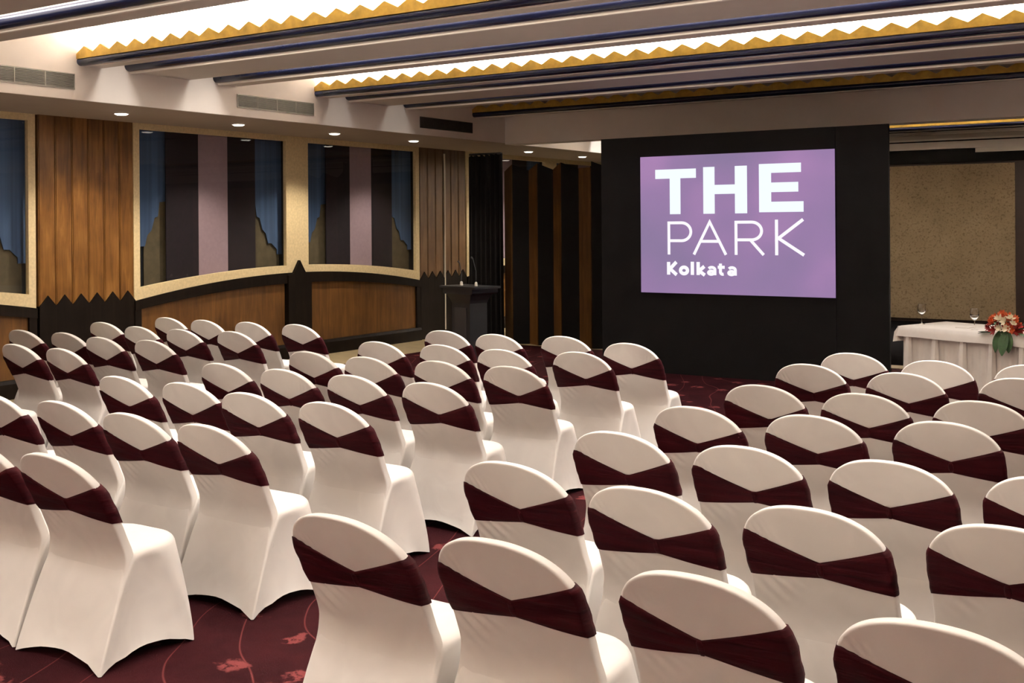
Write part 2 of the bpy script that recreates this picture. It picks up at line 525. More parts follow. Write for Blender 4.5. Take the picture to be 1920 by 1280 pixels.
WINDOW_N = [0]
def window(yc, side, label):
    """one half of an arched pair; side -1 lies nearer the camera"""
    WINDOW_N[0] += 1
    ya, yb = (yc - 2.845, yc) if side < 0 else (yc, yc + 2.845)
    ga, gb = (yc - 2.755, yc - 0.225) if side < 0 else (yc + 0.225, yc + 2.755)
    N = 16
    m_ = MB()
    xs = (XW - 0.05, XW + 0.01)
    ys = [ga + (gb - ga) * i / N for i in range(N + 1)]
    for a, c in zip(ys[:-1], ys[1:]):     # arched sill
        m_.prism([(a, arc(yc, a, 1.235, 0.245)), (c, arc(yc, c, 1.235, 0.245)), (c, arc(yc, c, 1.34, 0.20)), (a, arc(yc, a, 1.34, 0.20))], *xs)
    m_.prism([(ya, arc(yc, ya, 1.235, 0.245)), (ga, arc(yc, ga, 1.235, 0.245)), (ga, ZS), (ya, ZS)], *xs)
    m_.prism([(gb, arc(yc, gb, 1.235, 0.245)), (yb, arc(yc, yb, 1.235, 0.245)), (yb, ZS), (gb, ZS)], *xs)
    m_.prism([(ga, 3.12), (gb, 3.12), (gb, ZS), (ga, ZS)], *xs)
    w = struct(m_.build('window_%d' % WINDOW_N[0], 'cream_frame'), label, 'window')
    # recess lining
    L = gb - ga
    def zb(y):
        return arc(yc, y, 1.34, 0.20) - 0.03
    box('recess_back', (XW - 0.195, XW - 0.185, ga - 0.08, gb + 0.08, 0.98, ZS), 'black_recess', w)
    s = [ga + L * f for f in (0.0, 0.19, 0.40, 0.60, 0.80, 1.0)]
    for i, mt, nm in ((1, 'plum_fabric', 'plum_drape'), (2, 'mauve_fabric', 'mauve_drape'), (3, 'plum_fabric', 'plum_drape')):
        a, c = s[i], s[i + 1]
        MB().prism([(a, zb(a)), (c, zb(c)), (c, 3.15), (a, 3.15)], XW - 0.10, XW - 0.085).build(nm, mt, w)
    # blue reflections in the glass built as stepped panels, olive panels below them
    for e in (0, 1):
        a, c = (s[0] - 0.06, s[1] + 0.1) if e == 0 else (s[4] - 0.1, s[5] + 0.06)
        prof = [(0.0, 1.50), (0.14, 1.50), (0.14, 1.57), (0.30, 1.66), (0.40, 1.66), (0.46, 1.80), (0.56, 1.86), (0.64, 2.02), (0.72, 2.04), (0.76, 2.22), (1.0, 2.24)]
        if e:
            prof = [(1 - f, z) for f, z in reversed(prof)]
        m2 = MB()
        for (f0, z0), (f1, z1) in zip(prof[:-1], prof[1:]):
            if f1 - f0 > 1e-6:
                m2.prism([(a + (c - a) * f0, z0), (a + (c - a) * f1, z1), (a + (c - a) * f1, 3.16), (a + (c - a) * f0, 3.16)], XW - 0.155, XW - 0.145)
        m2.build('blue_reflection', 'blue_reflection', w)
        if e == 0:
            o0, o1 = a + (c - a) * 0.40, c
        else:
            o0, o1 = a, a + (c - a) * 0.95
        MB().prism([(o0, 1.0), (o1, 1.0), (o1, 2.4), (o0, 2.4)], XW - 0.18, XW - 0.17).build('olive_panel', 'olive_matte', w)
    box('pane', (XW - 0.034, XW - 0.030, ga - 0.005, gb + 0.005, 1.10, 3.125), 'window_glass', w)
    # wainscot under this half
    pa, pb = (yc - 2.75, yc - 0.25) if side < 0 else (yc + 0.25, yc + 2.75)
    yr = [ya + (yb - ya) * i / N for i in range(N + 1)]
    m4 = MB()
    for a, c in zip(yr[:-1], yr[1:]):
        m4.prism([(a, arc(yc, a, 1.085, 0.21)), (c, arc(yc, c, 1.085, 0.21)), (c, arc(yc, c, 1.235, 0.245)), (a, arc(yc, a, 1.235, 0.245))], XW - 0.06, XW + 0.035)
    m4.build('arched_rail', 'ebony_wood', wall_left)
    m5 = MB()
    yp = [pa + (pb - pa) * i / N for i in range(N + 1)]
    for a, c in zip(yp[:-1], yp[1:]):
        m5.prism([(a, 0.2), (c, 0.2), (c, arc(yc, c, 1.085, 0.21) + 0.01), (a, arc(yc, a, 1.085, 0.21) + 0.01)], XW - 0.06, XW - 0.01)
    m5.build('wainscot_panel', 'teak_panel', wall_left)
    e0, e1 = (ya, pa) if side < 0 else (pb, yb)
    MB().prism([(e0, 0.2), (e1, 0.2), (e1, arc(yc, e1, 1.085, 0.21)), (e0, arc(yc, e0, 1.085, 0.21))], XW - 0.06, XW + 0.025).build('stile', 'ebony_wood', wall_left)
    MB().prism([(XW - 0.06, 0.0), (XW + 0.05, 0.0), (XW + 0.05, 0.17), (XW + 0.03, 0.21), (XW - 0.06, 0.21)], ya, yb, 'Y').build('skirting', 'ebony_wood', wall_left)
    return w

for yc, name in ((4.81, 'far left edge of the picture'), (11.84, 'centre'), (18.87, 'behind the folding screen')):
    for sd in (-1, 1):
        if yc == 4.81:
            lb = ('cream framed arched window outside the left edge' if sd < 0 else 'cream framed window with blue reflection, cut by the left edge of the picture')
        elif yc == 11.84:
            lb = ('cream framed window with mauve and plum drapes beside the teak plank pilaster' if sd < 0
                  else 'cream framed window with mauve and plum drapes nearest the lectern')
        else:
            lb = ('cream framed window mostly hidden behind the folding screen' if sd < 0 else 'farthest cream framed window, hidden behind screen and backdrop')
        window(yc, sd, lb)
    # pointed dark post between the two windows
    MB().prism([(yc - 0.235, 0.0), (yc + 0.235, 0.0), (yc + 0.235, 1.20), (yc + 0.12, 1.225), (yc, 1.41), (yc - 0.12, 1.225), (yc - 0.235, 1.20)], XW - 0.06, XW + 0.06) \
        .build('pointed_post', 'ebony_wood', wall_left)
pilaster(8.355)
pilaster(15.365, 'brown_veneer', True)
pilaster(1.325)

# ------------------------------------------------------------------ air vents in the fascia
def vent(y0, y1, label, mat='vent_metal'):
    t = thing('air_vent', label, 'vent', (XF, (y0 + y1) / 2, 3.30), 0, 'air vents along the fascia')
    L = (y1 - y0) / 2
    m_ = MB().box(0.0, 0.012, -L, L, 0.0, 0.012).box(0.0, 0.012, -L, L, 0.148, 0.16).box(0.0, 0.012, -L, -L + 0.012, 0.012, 0.148).box(0.0, 0.012, L - 0.012, L, 0.012, 0.148)
    m_.build('frame', mat, t)
    MB().box(0.0, 0.002, -L + 0.01, L - 0.01, 0.01, 0.15).build('backing', 'vent_dark', t)
    sl = MB().prism([(0.003, 0.0), (0.012, -0.004), (0.012, 0.0), (0.003, 0.007)], -L + 0.012, L - 0.012, 'Y').mesh('slat')
    for i in range(9):
        put('slat', sl, mat, t, loc=(0, 0, 0.02 + i * 0.0145))
    for f in (-0.5, 0.0, 0.5):
        put('mullion', MB().box(0.0, 0.013, f * L - 0.006, f * L + 0.006, 0.012, 0.148).mesh('mullion'), mat, t)
vent(5.72, 7.05, 'grey louvred air vent in the fascia, cut by left edge of the picture')
vent(9.23, 10.52, 'grey louvred air vent in the fascia above the two drape windows')
vent(12.70, 13.99, 'dark louvred air vent in the fascia nearest the bulkhead', 'vent_dark')

# ------------------------------------------------------------------ downlights
ordn = ['first', 'second', 'third', 'fourth', 'fifth', 'sixth']
dl_labels = ['round downlight in soffit above the teak plank pilaster, largest in view', 'round downlight in soffit over the nearer drape window',
             'round downlight in soffit over the window nearest the lectern, at its near side', 'round downlight in soffit just before the brown pilaster',
             'round downlight beyond the bulkhead, left of the two over folding screen', 'round downlight beyond the bulkhead, right one beside black backdrop']
ring_me = MB().rings([[(r_ * math.cos(2 * math.pi * k / 28), r_ * math.sin(2 * math.pi * k / 28), z) for k in range(28)] for r_, z in ((0.092, 0.0), (0.090, -0.008), (0.076, -0.010), (0.074, 0.0))]).mesh('trim_ring', True)
lens_me = MB().lathe([(0.074, -0.002), (0.070, -0.014), (0.05, -0.022), (0.02, -0.024)], 28).mesh('lens', True)
for (y, lb) in zip((8.18, 9.94, 11.72, 13.49, 16.75, 18.66), dl_labels):
    t = thing('downlight', lb, 'ceiling light', (-10.70, y, ZS - 0.004), 0, 'round downlights in the soffit')
    put('trim_ring', ring_me, 'rim_white', t)
    put('lens', lens_me, 'lamp_lens', t)
    ld = bpy.data.lights.new('downlight_lamp', 'SPOT')
    ld.energy = 130
    ld.color = (1.0, 0.86, 0.69)
    ld.spot_size = math.radians(115)
    ld.spot_blend = 0.7
    ld.shadow_soft_size = 0.06
    lo = bpy.data.objects.new('downlight_lamp', ld)
    COL.objects.link(lo)
    lo.parent = t
    lo.location = (0, 0, -0.10)

# ------------------------------------------------------------------ far wall behind the bulkhead
wall_front = struct(box('wall_front', (-12.0, XR, Y1, Y1 + 0.2, 0, ZC), 'brown_stain'),
                    'far dark wall with speckled beige panels seen right of the black backdrop', 'wall')
for a, c in ((-9.0, -6.6), (-6.3, -3.59), (-3.32, -0.6), (-0.33, 2.4)):
    MB().prism([(a, 0.07), (c, 0.07), (c, 2.96), (a, 2.96)], Y1 - 0.03, Y1, 'Y').build('fabric_panel', 'speckled_fabric', wall_front)
for x in (-6.45, -3.455, -0.465):
    box('post', (x - 0.135, x + 0.135, Y1 - 0.05, Y1, 0.0, 3.0), 'brown_stain', wall_front)
box('header', (-9.9, XR, Y1 - 0.08, Y1, 3.0, 3.24), 'black_velour', wall_front)
for z0, z1, d, mt in ((3.25, 3.385, 0.14, 'white_plaster'), (3.385, 3.41, 0.10, 'black_velour'), (3.41, 3.44, 0.18, 'rim_white'),
                      (3.44, 3.52, 0.15, 'beam_paint'), (3.52, 3.548, 0.20, 'rim_white')):
    box('cornice_band', (-9.9, XR, Y1 - d, Y1, z0, z1), mt, wall_front)
box('cornice_band', (-4.25, XR, Y1 - 0.11, Y1, 3.17, 3.25), 'rim_white', wall_front)

# ------------------------------------------------------------------ black backdrop with the projected picture
t = thing('black_backdrop', 'tall black backdrop standing at the front around the projected screen', 'backdrop', (-5.275, 12.96, 0.008))
MB().box(-1.50, 1.24, -0.06, 0.0, 0.0, 3.0).build('centre_panel', 'black_velour', t)
MB().box(-1.845, -1.505, -0.05, 0.0, 0.0, 3.0).build('side_panel', 'black_velour', t)
MB().box(1.245, 1.845, -0.05, 0.0, 0.0, 3.0).build('side_panel', 'black_velour', t)
for x in (-1.6, 1.6):
    MB().box(x - 0.03, x + 0.03, 0.0, 0.05, 0.0, 2.9).box(x - 0.05, x + 0.05, 0.05, 0.5, 0.0, 0.04).build('brace', 'black_lacquer', t)

SY = 12.885
t = thing('projection_screen', 'lit lilac projection screen with large white lettering on the black backdrop', 'screen', (-5.285, SY, 1.025))
# local: x from -1.25 to 1.25, z from 0 to 1.725
MB().box(-1.25, 1.25, -0.004, 0.012, 0.0, 1.725).build('picture', 'projected_lilac', t)
LX = -5.285; LZ = 1.025
def letter(m_, mat):
    m_.build('letter', mat, t)
def rects(rs, mat='letter_light'):
    m_ = MB()
    for x0, x1, z0, z1 in rs:
        m_.box(x0, x1, -0.008, -0.004, z0, z1)
    letter(m_, mat)
def stroke(lines, w, mat='letter_light_warm'):
    """polylines in (x, z) widened to flat ribbons"""
    m_ = MB()
    for ln in lines:
        P = []
        for p in ln:
            p = Vector((p[0], p[1]))
            if not P or (p - P[-1]).length > 1e-5:
                P.append(p)
        closed = (P[0] - P[-1]).length < 1e-6
        L_, R_ = [], []
        for i, p in enumerate(P):
            if closed:
                d0 = (p - P[i - 1 if i > 0 else -2]).normalized()
                d1 = (P[i + 1 if i < len(P) - 1 else 1] - p).normalized()
            else:
                d0 = (p - P[i - 1]).normalized() if i else (P[1] - p).normalized()
                d1 = (P[i + 1] - p).normalized() if i < len(P) - 1 else d0
            tdir = (d0 + d1).normalized()
            nrm = Vector((-tdir.y, tdir.x))
            k = w / 2 / max(0.5, nrm.dot(Vector((-d1.y, d1.x))))
            L_.append(p + nrm * k)
            R_.append(p - nrm * k)
        for i in range(len(P) - 1):
            m_.prism([tuple(L_[i]), tuple(L_[i + 1]), tuple(R_[i + 1]), tuple(R_[i])], -0.008, -0.004, 'Y')
    letter(m_, mat)
def arcpts(cx, cz, rx, rz, a0, a1, n=16):
    return [(cx + rx * math.cos(math.radians(a0 + (a1 - a0) * i / n)), cz + rz * math.sin(math.radians(a0 + (a1 - a0) * i / n))) for i in range(n + 1)]
rects([(-1.038, -0.482, 1.440, 1.556), (-0.838, -0.693, 0.992, 1.440)])
rects([(-0.384, -0.235, 0.992, 1.568), (0.030, 0.185, 0.992, 1.568), (-0.235, 0.030, 1.232, 1.345)])
rects([(0.337, 0.488, 1.002, 1.580), (0.488, 0.854, 1.470, 1.580), (0.488, 0.820, 1.240, 1.355), (0.488, 0.882, 1.002, 1.126)])
stroke([[(-0.855, 0.485), (-0.855, 0.883), (-0.68, 0.883)] + arcpts(-0.68, 0.771, 0.125, 0.112, 90, -90) + [(-0.855, 0.659)]], 0.036)
stroke([[(-0.515, 0.488), (-0.303, 0.890), (-0.092, 0.488)], [(-0.43, 0.652), (-0.175, 0.652)]], 0.036)
stroke([[(0.040, 0.488), (0.040, 0.885), (0.24, 0.885)] + arcpts(0.24, 0.778, 0.125, 0.107, 90, -90) + [(0.040, 0.671)], [(0.225, 0.668), (0.39, 0.490)]], 0.036)
stroke([[(0.551, 0.488), (0.551, 0.912)], [(0.875, 0.912), (0.575, 0.690), (0.885, 0.492)]], 0.038)
KW = 0.044
stroke([[(-0.862, 0.232), (-0.862, 0.392)], [(-0.755, 0.392), (-0.842, 0.306), (-0.752, 0.232)]], KW)
stroke([arcpts(-0.651, 0.288, 0.047, 0.040, 0, 360, 24)], KW)
stroke([[(-0.538, 0.234), (-0.538, 0.398)]], KW)
stroke([[(-0.460, 0.234), (-0.460, 0.396)], [(-0.378, 0.342), (-0.448, 0.286), (-0.372, 0.234)]], KW)
for ax in (-0.281, -0.016):
    stroke([[(ax + 0.044, 0.236), (ax + 0.044, 0.300)] + arcpts(ax, 0.302, 0.044, 0.030, 0, 150, 10), arcpts(ax - 0.006, 0.266, 0.036, 0.020, 0, 360, 18)], 0.036)
    if ax < -0.2:
        stroke([[(-0.165, 0.380), (-0.165, 0.275)] + arcpts(-0.135, 0.275, 0.030, 0.025, 180, 290, 8), [(-0.200, 0.335), (-0.110, 0.335)]], 0.038)

# ------------------------------------------------------------------ lectern
t = thing('lectern', 'dark wooden lectern with gooseneck microphone beside the brown pilaster', 'lectern', (-8.70, 12.13, 0.008), math.radians(-14))
MB().box(-0.24, 0.24, -0.2, 0.2, 0.0, 0.06).build('base', 'black_lacquer', t)
MB().rings([[(-hw, -hd, z), (hw, -hd, z), (hw, hd, z), (-hw, hd, z)] for hw, hd, z in ((0.20, 0.16, 0.06), (0.185, 0.15, 0.12), (0.185, 0.15, 0.86), (0.20, 0.16, 0.90), (0.25, 0.19, 0.98))], True, True, True).build('column', 'black_lacquer', t)
MB().box(-0.12, 0.12, -0.158, -0.15, 0.2, 0.8).build('front_panel', 'charcoal_paint', t)
MB().rings([[(-hw, -0.21, z), (hw, -0.21, z), (hw, 0.24, z + 0.0), (-hw, 0.24, z + 0.0)] for hw, z in ((0.27, 0.98), (0.30, 1.0), (0.30, 1.055))], True, True, True).build('desk', 'black_lacquer', t)
MB().box(-0.36, 0.36, -0.22, 0.24, 1.055, 1.085).build('top_board', 'black_lacquer', t)
for x, h_, dx in ((-0.16, 0.30, -0.10), (0.14, 0.36, -0.12)):
    mic = MB().tube([(x, 0.0, 1.085), (x, 0.0, 1.15), (x + dx * 0.2, 0.02, 1.085 + h_ * 0.55), (x + dx, 0.05, 1.085 + h_)], 0.006, 8).build('microphone', 'black_lacquer', t, True)
    MB().tube([(x + dx, 0.05, 1.08 + h_), (x + dx * 1.35, 0.06, 1.10 + h_)], [0.010, 0.014], 10).build('capsule', 'charcoal_paint', mic, True)
    MB().lathe([(0.022, 1.085), (0.018, 1.13), (0.008, 1.14)], 12, x, 0.0).build('socket', 'chrome_trim', mic, True)

# ------------------------------------------------------------------ folding screen and black drape at the bulkhead line
FS = [(-10.02, 14.98), (-9.80, 14.86), (-9.56, 14.98), (-9.33, 14.86), (-9.11, 14.98), (-8.90, 14.86), (-8.65, 14.98), (-8.37, 14.86), (-8.12, 14.98)]
t = thing('folding_screen', 'tall folding screen of alternating wood and black leaves beside the backdrop', 'screen', (-9.2, 14.92, 0.012))
for i in range(8):
    (xa, ya), (xb, yb) = FS[i], FS[i + 1]
    xa += 9.2; xb += 9.2; ya -= 14.92; yb -= 14.92
    woodp = i % 2 == 0
    za, zb = (2.74, 2.84) if woodp else (2.84, 2.74)
    if i == 6:
        za = zb = 2.75
    d = Vector((xb - xa, yb - ya)).normalized()
    nx, ny = d.y * 0.015, -d.x * 0.015
    V = [(xa + nx, ya + ny), (xb + nx, yb + ny), (xb - nx, yb - ny), (xa - nx, ya - ny)]
    m_ = MB()
    m_.rings([[(V[0][0], V[0][1], 0), (V[1][0], V[1][1], 0), (V[2][0], V[2][1], 0), (V[3][0], V[3][1], 0)],
              [(V[0][0], V[0][1], za), (V[1][0], V[1][1], zb), (V[2][0], V[2][1], zb), (V[3][0], V[3][1], za)]], True, True, True)
    m_.build('wood_leaf' if woodp else 'black_leaf', 'teak_panel' if woodp else 'black_velour', t)

t = thing('black_drape', 'black pleated drape hanging between the wall mirror frame and folding screen', 'drape', (-10.235, 14.74, 0.012))
ring0, ring1 = [], []
n = 60
for i in range(n + 1):
    f = i / n
    x = -0.335 + 0.67 * f
    y = 0.03 * math.sin(f * 2 * math.pi * 7)
    ring0.append((x, y - 0.01))
for i in range(n, -1, -1):
    f = i / n
    x = -0.335 + 0.67 * f
    y = 0.03 * math.sin(f * 2 * math.pi * 7)
    ring0.append((x, y + 0.01))
MB().rings([[(x * s, y, z + (0.02 * math.sin(x * 60) if z > 2.9 else 0)) for x, y in ring0] for s, z in ((1.0, 0.0), (0.98, 1.0), (0.97, 2.0), (0.96, 3.0))], True, True, True).build('cloth', 'black_velour', t, True)
MB().tube([(-0.31, 0.0, 3.02), (0.31, 0.0, 3.02)], 0.018, 10).build('rod', 'black_lacquer', t, True)
for x in (-0.25, 0.25):
    MB().box(x - 0.015, x + 0.015, 0.05, 0.08, 0.0, 3.02).box(x - 0.02, x + 0.02, -0.06, 0.10, 0.0, 0.02).build('stand', 'black_lacquer', t)

# ------------------------------------------------------------------ draped table with glasses and flowers
TA = math.radians(-22.5)
TZ = 0.75
TL, TD = 3.0, 0.82
t = thing('draped_table', 'white draped panel table with pleated skirt right of the backdrop', 'table', (-3.27, 12.77, 0.008), TA)
TZl = TZ - 0.008
MB().box(0.03, TL - 0.03, 0.03, TD - 0.03, TZl - 0.04, TZl - 0.006).build('tabletop', 'brown_stain', t)
for x in (0.08, TL - 0.08):
    for y in (0.08, TD - 0.08):
        MB().box(x - 0.02, x + 0.02, y - 0.02, y + 0.02, 0.0, TZl - 0.04).build('leg', 'charcoal_paint', t)
# skirt with soft waves, wider towards the floor
def table_path(off, wav, flare):
    pts = []
    def seg(p, q, n_, nrm):
        L = (Vector(q) - Vector(p)).length
        for i in range(n_):
            f = i / n_
            s = L * f
            w = wav * (0.6 * math.sin(s * 2 * math.pi / 0.085) + 0.4 * math.sin(s * 2 * math.pi / 0.31 + 1))
            pts.append((p[0] + (q[0] - p[0]) * f + nrm[0] * (w + flare), p[1] + (q[1] - p[1]) * f + nrm[1] * (w + flare)))
    o = off
    seg((o, TD - o), (o, o), 60, (-1, 0))
    seg((o, o), (TL - o, o), 240, (0, -1))
    seg((TL - o, o), (TL - o, TD - o), 60, (1, 0))
    seg((TL - o, TD - o), (o, TD - o), 60, (0, 1))
    return pts
MB().rings([[(x, y, z) for x, y in table_path(0.02, wv_, fl)] for z, wv_, fl in ((TZl - 0.02, 0.002, 0.0), (TZl - 0.2, 0.006, 0.002), (TZl - 0.45, 0.010, 0.006), (0.01, 0.016, 0.012))], True).build('skirt', 'linen_white', t, 'all')
# box pleats standing proud of the skirt
pl = MB()
pl.rings([[(-w, -0.012, z), (-w * 0.5, -d, z), (w * 0.5, -d, z), (w, -0.012, z), (w * 0.6, 0.0, z), (-w * 0.6, 0.0, z)] for w, d, z in ((0.040, 0.034, TZl - 0.1), (0.046, 0.055, TZl - 0.35), (0.065, 0.075, 0.01))], True, True, True)
pl_me = pl.mesh('pleat', True)
x = 0.10
while x < TL:
    put('pleat', pl_me, 'linen_white', t, loc=(x, 0.01, 0))
    x += 0.335
# white topper with a short drop and a corner that stands out
tp = MB()
def ringrect(o, z, n_=12, amp=0.0):
    pts = []
    for (p, q) in (((-o, -o), (TL + o, -o)), ((TL + o, -o), (TL + o, TD + o)), ((TL + o, TD + o), (-o, TD + o)), ((-o, TD + o), (-o, -o))):
        for i in range(n_):
            f = i / n_
            pts.append((p[0] + (q[0] - p[0]) * f, p[1] + (q[1] - p[1]) * f, z + amp * math.sin(f * 21)))
    return pts
tp.rings([ringrect(-0.10, TZl + 0.002), ringrect(0.0, TZl), ringrect(0.014, TZl - 0.012), ringrect(0.03, TZl - 0.06), ringrect(0.038, TZl - 0.115, amp=0.003)], True, True, False)
tp.build('topper', 'linen_white', t, True)
MB().rings([[(-0.02, -0.03, z), (-0.02 - s, -0.03 - s * 0.4, z - 0.01), (-0.02 - s * 0.5, 0.05 + s, z), (0.0, 0.06, z)] for z, s in ((TZl - 0.005, 0.0), (TZl - 0.06, 0.035), (TZl - 0.17, 0.05))], True, True, True).build('corner_fold', 'linen_white', t, True)

def place(u, v_):
    c, s = math.cos(TA), math.sin(TA)
    return (-3.27 + u * c - v_ * s, 12.77 + u * s + v_ * c)

def wine_glass(u, v_, label):
    x, y = place(u, v_)
    g_ = thing('wine_glass', label, 'glass', (x, y, TZ + 0.002), 0, 'stemmed glasses on the draped table')
    MB().lathe([(0.036, 0.0), (0.036, 0.003), (0.012, 0.008), (0.005, 0.012)], 24).build('foot', 'crystal', g_, True)
    MB().lathe([(0.005, 0.012), (0.004, 0.06), (0.006, 0.10)], 16).build('stem', 'crystal', g_, True)
    out = [(0.006, 0.10), (0.024, 0.112), (0.040, 0.135), (0.046, 0.165), (0.043, 0.195), (0.036, 0.225)]
    inn = [(r_ - 0.0018, z + 0.001) for r_, z in reversed(out[1:])] + [(0.002, 0.104)]
    MB().lathe(out + inn, 24).build('bowl', 'crystal', g_, True)
    MB().lathe([(0.002, 0.106), (0.021, 0.114), (0.0375, 0.136), (0.0405, 0.150), (0.001, 0.150)], 24).build('water', 'drinking_water', g_, True)
wine_glass(0.045, 0.31, 'stemmed water glass near the left corner of the draped table')
wine_glass(0.815, 0.14, 'stemmed water glass beside the flower arrangement')
x, y = place(0.60, 0.30)
o = MB().box(-0.07, 0.07, -0.1, 0.1, 0.0, 0.008).build('notepad', 'linen_white')
o.location = (x, y, TZ + 0.003); o.rotation_euler = (0, 0, TA + 0.2)
tag(o, 'small white notepad lying between the two stemmed glasses', 'notepad')

random.seed(5)
x, y = place(1.22, 0.035)
fl = thing('flower_arrangement', 'orange red and cream flowers with green leaves over the table edge', 'flowers', (x, y, TZ + 0.002), TA)
fl.scale = (0.84, 0.84, 0.84)
MB().lathe([(0.09, 0.0), (0.11, 0.03), (0.09, 0.07)], 16, 0.0, 0.05).build('foam_base', 'leaf_green', fl, True)
def petal_mesh(L, W, curl, n=5):
    m_ = MB()
    top, bot = [], []
    rows = []
    for i in range(n + 1):
        f = i / n
        w = W * math.sin(math.pi * min(1, f * 0.9 + 0.08)) ** 0.8
        z = curl * f * f
        rows.append([(L * f, -w, z + 0.3 * w), (L * f, 0, z), (L * f, w, z + 0.3 * w), (L * f, 0, z - 0.003)])
    m_.rings(rows, True, True, True)
    return m_
def blossom(cx, cy, cz, size, mat, npet, spread):
    m_ = MB()
    base = petal_mesh(size, size * 0.22, size * 0.3)
    d = Vector((cx * 0.9, cy - 0.12 - 0.05, cz - 0.02)).normalized()
    q = d.to_track_quat('Z', 'Y')
    for i in range(npet):
        a = 2 * math.pi * i / npet + random.uniform(-0.2, 0.2)
        el = random.uniform(0.15, 0.9) if spread else random.uniform(0.5, 1.1)
        M = q.to_matrix().to_4x4() @ Matrix.Rotation(a, 4, 'Z') @ Matrix.Rotation(-el, 4, 'Y')
        k = len(m_.v)
        m_.v += [tuple(M @ Vector(p) + Vector((cx, cy, cz))) for p in base.v]
        m_.f += [tuple(k + j for j in f_) for f_ in base.f]
    m_.build('blossom', mat, fl, True)
heads = []
for i in range(400):
    a_ = random.uniform(0, 2 * math.pi)
    e_ = random.uniform(-0.15, 1.45)
    p_ = (0.185 * math.cos(a_) * math.cos(e_), -0.01 + 0.115 * math.sin(a_) * math.cos(e_), 0.055 + 0.165 * math.sin(e_))
    if all((Vector(p_) - Vector(q_)).length > 0.058 for q_ in heads):
        heads.append(p_)
for p_ in heads:
    cream = (Vector(p_) - Vector((0.07, -0.09, 0.14))).length < 0.105
    low = p_[2] < 0.10
    blossom(p_[0], p_[1], p_[2], random.uniform(0.055, 0.075), 'petal_cream' if cream else ('petal_red' if low and random.random() < 0.75 else 'petal_orange'), 9, True)
for (cx, cy, cz, az, el, L) in ((0.0, -0.10, 0.03, -95, -70, 0.26), (0.08, -0.10, 0.03, -80, -66, 0.30), (0.13, -0.1, 0.02, -70, -75, 0.24), (-0.14, -0.05, 0.02, 200, -10, 0.16),
                               (-0.16, -0.02, 0.0, 215, 5, 0.15), (0.2, -0.02, 0.06, -10, 15, 0.18), (0.2, 0.05, 0.1, 15, 40, 0.18), (0.22, -0.05, 0.02, -30, -10, 0.17), (-0.1, 0.06, 0.06, 150, 25, 0.15)):
    b_ = petal_mesh(L, L * 0.21, -0.05 * L, 7)
    M = Matrix.Translation((cx, cy, cz)) @ Matrix.Rotation(math.radians(az), 4, 'Z') @ Matrix.Rotation(-math.radians(el), 4, 'Y')
    b_.v = [tuple(M @ Vector(p)) for p in b_.v]
    b_.build('leaf', 'leaf_green', fl, True)

# ------------------------------------------------------------------ covered chairs
TH = 0.024
HWB = 0.260
ARC0 = 0.725
def back_y(z):
    """centre plane of the back; low down it runs smoothly into the rear of the skirt"""
    l1 = 0.168 - 0.505 * (z - 0.45) - 0.08 * max(0, z - 0.7) ** 1.5
    l2 = 0.375 * z + 0.0015
    k = 0.06
    h_ = max(0.0, min(1.0, 0.5 + 0.5 * (l2 - l1) / k))
    r_ = l2 * (1 - h_) + l1 * h_ - k * h_ * (1 - h_)
    return r_ + TH + 0.012 * max(0, (0.30 - z) / 0.1)
def back_hw(z):
    if z < ARC0:
        skirt = 0.298 - 0.020 * z / 0.452
        f = max(0.0, min(1.0, (0.54 - z) / 0.10))
        f = f * f * (3 - 2 * f)
        up = HWB
        return up * (1 - f) + (skirt - 0.006) * f - 0.05 * max(0.0, (0.31 - z) / 0.07)
    return HWB * max(0.0, 1 - ((z - ARC0) / 0.198) ** 2.25) ** (1 / 2.25)

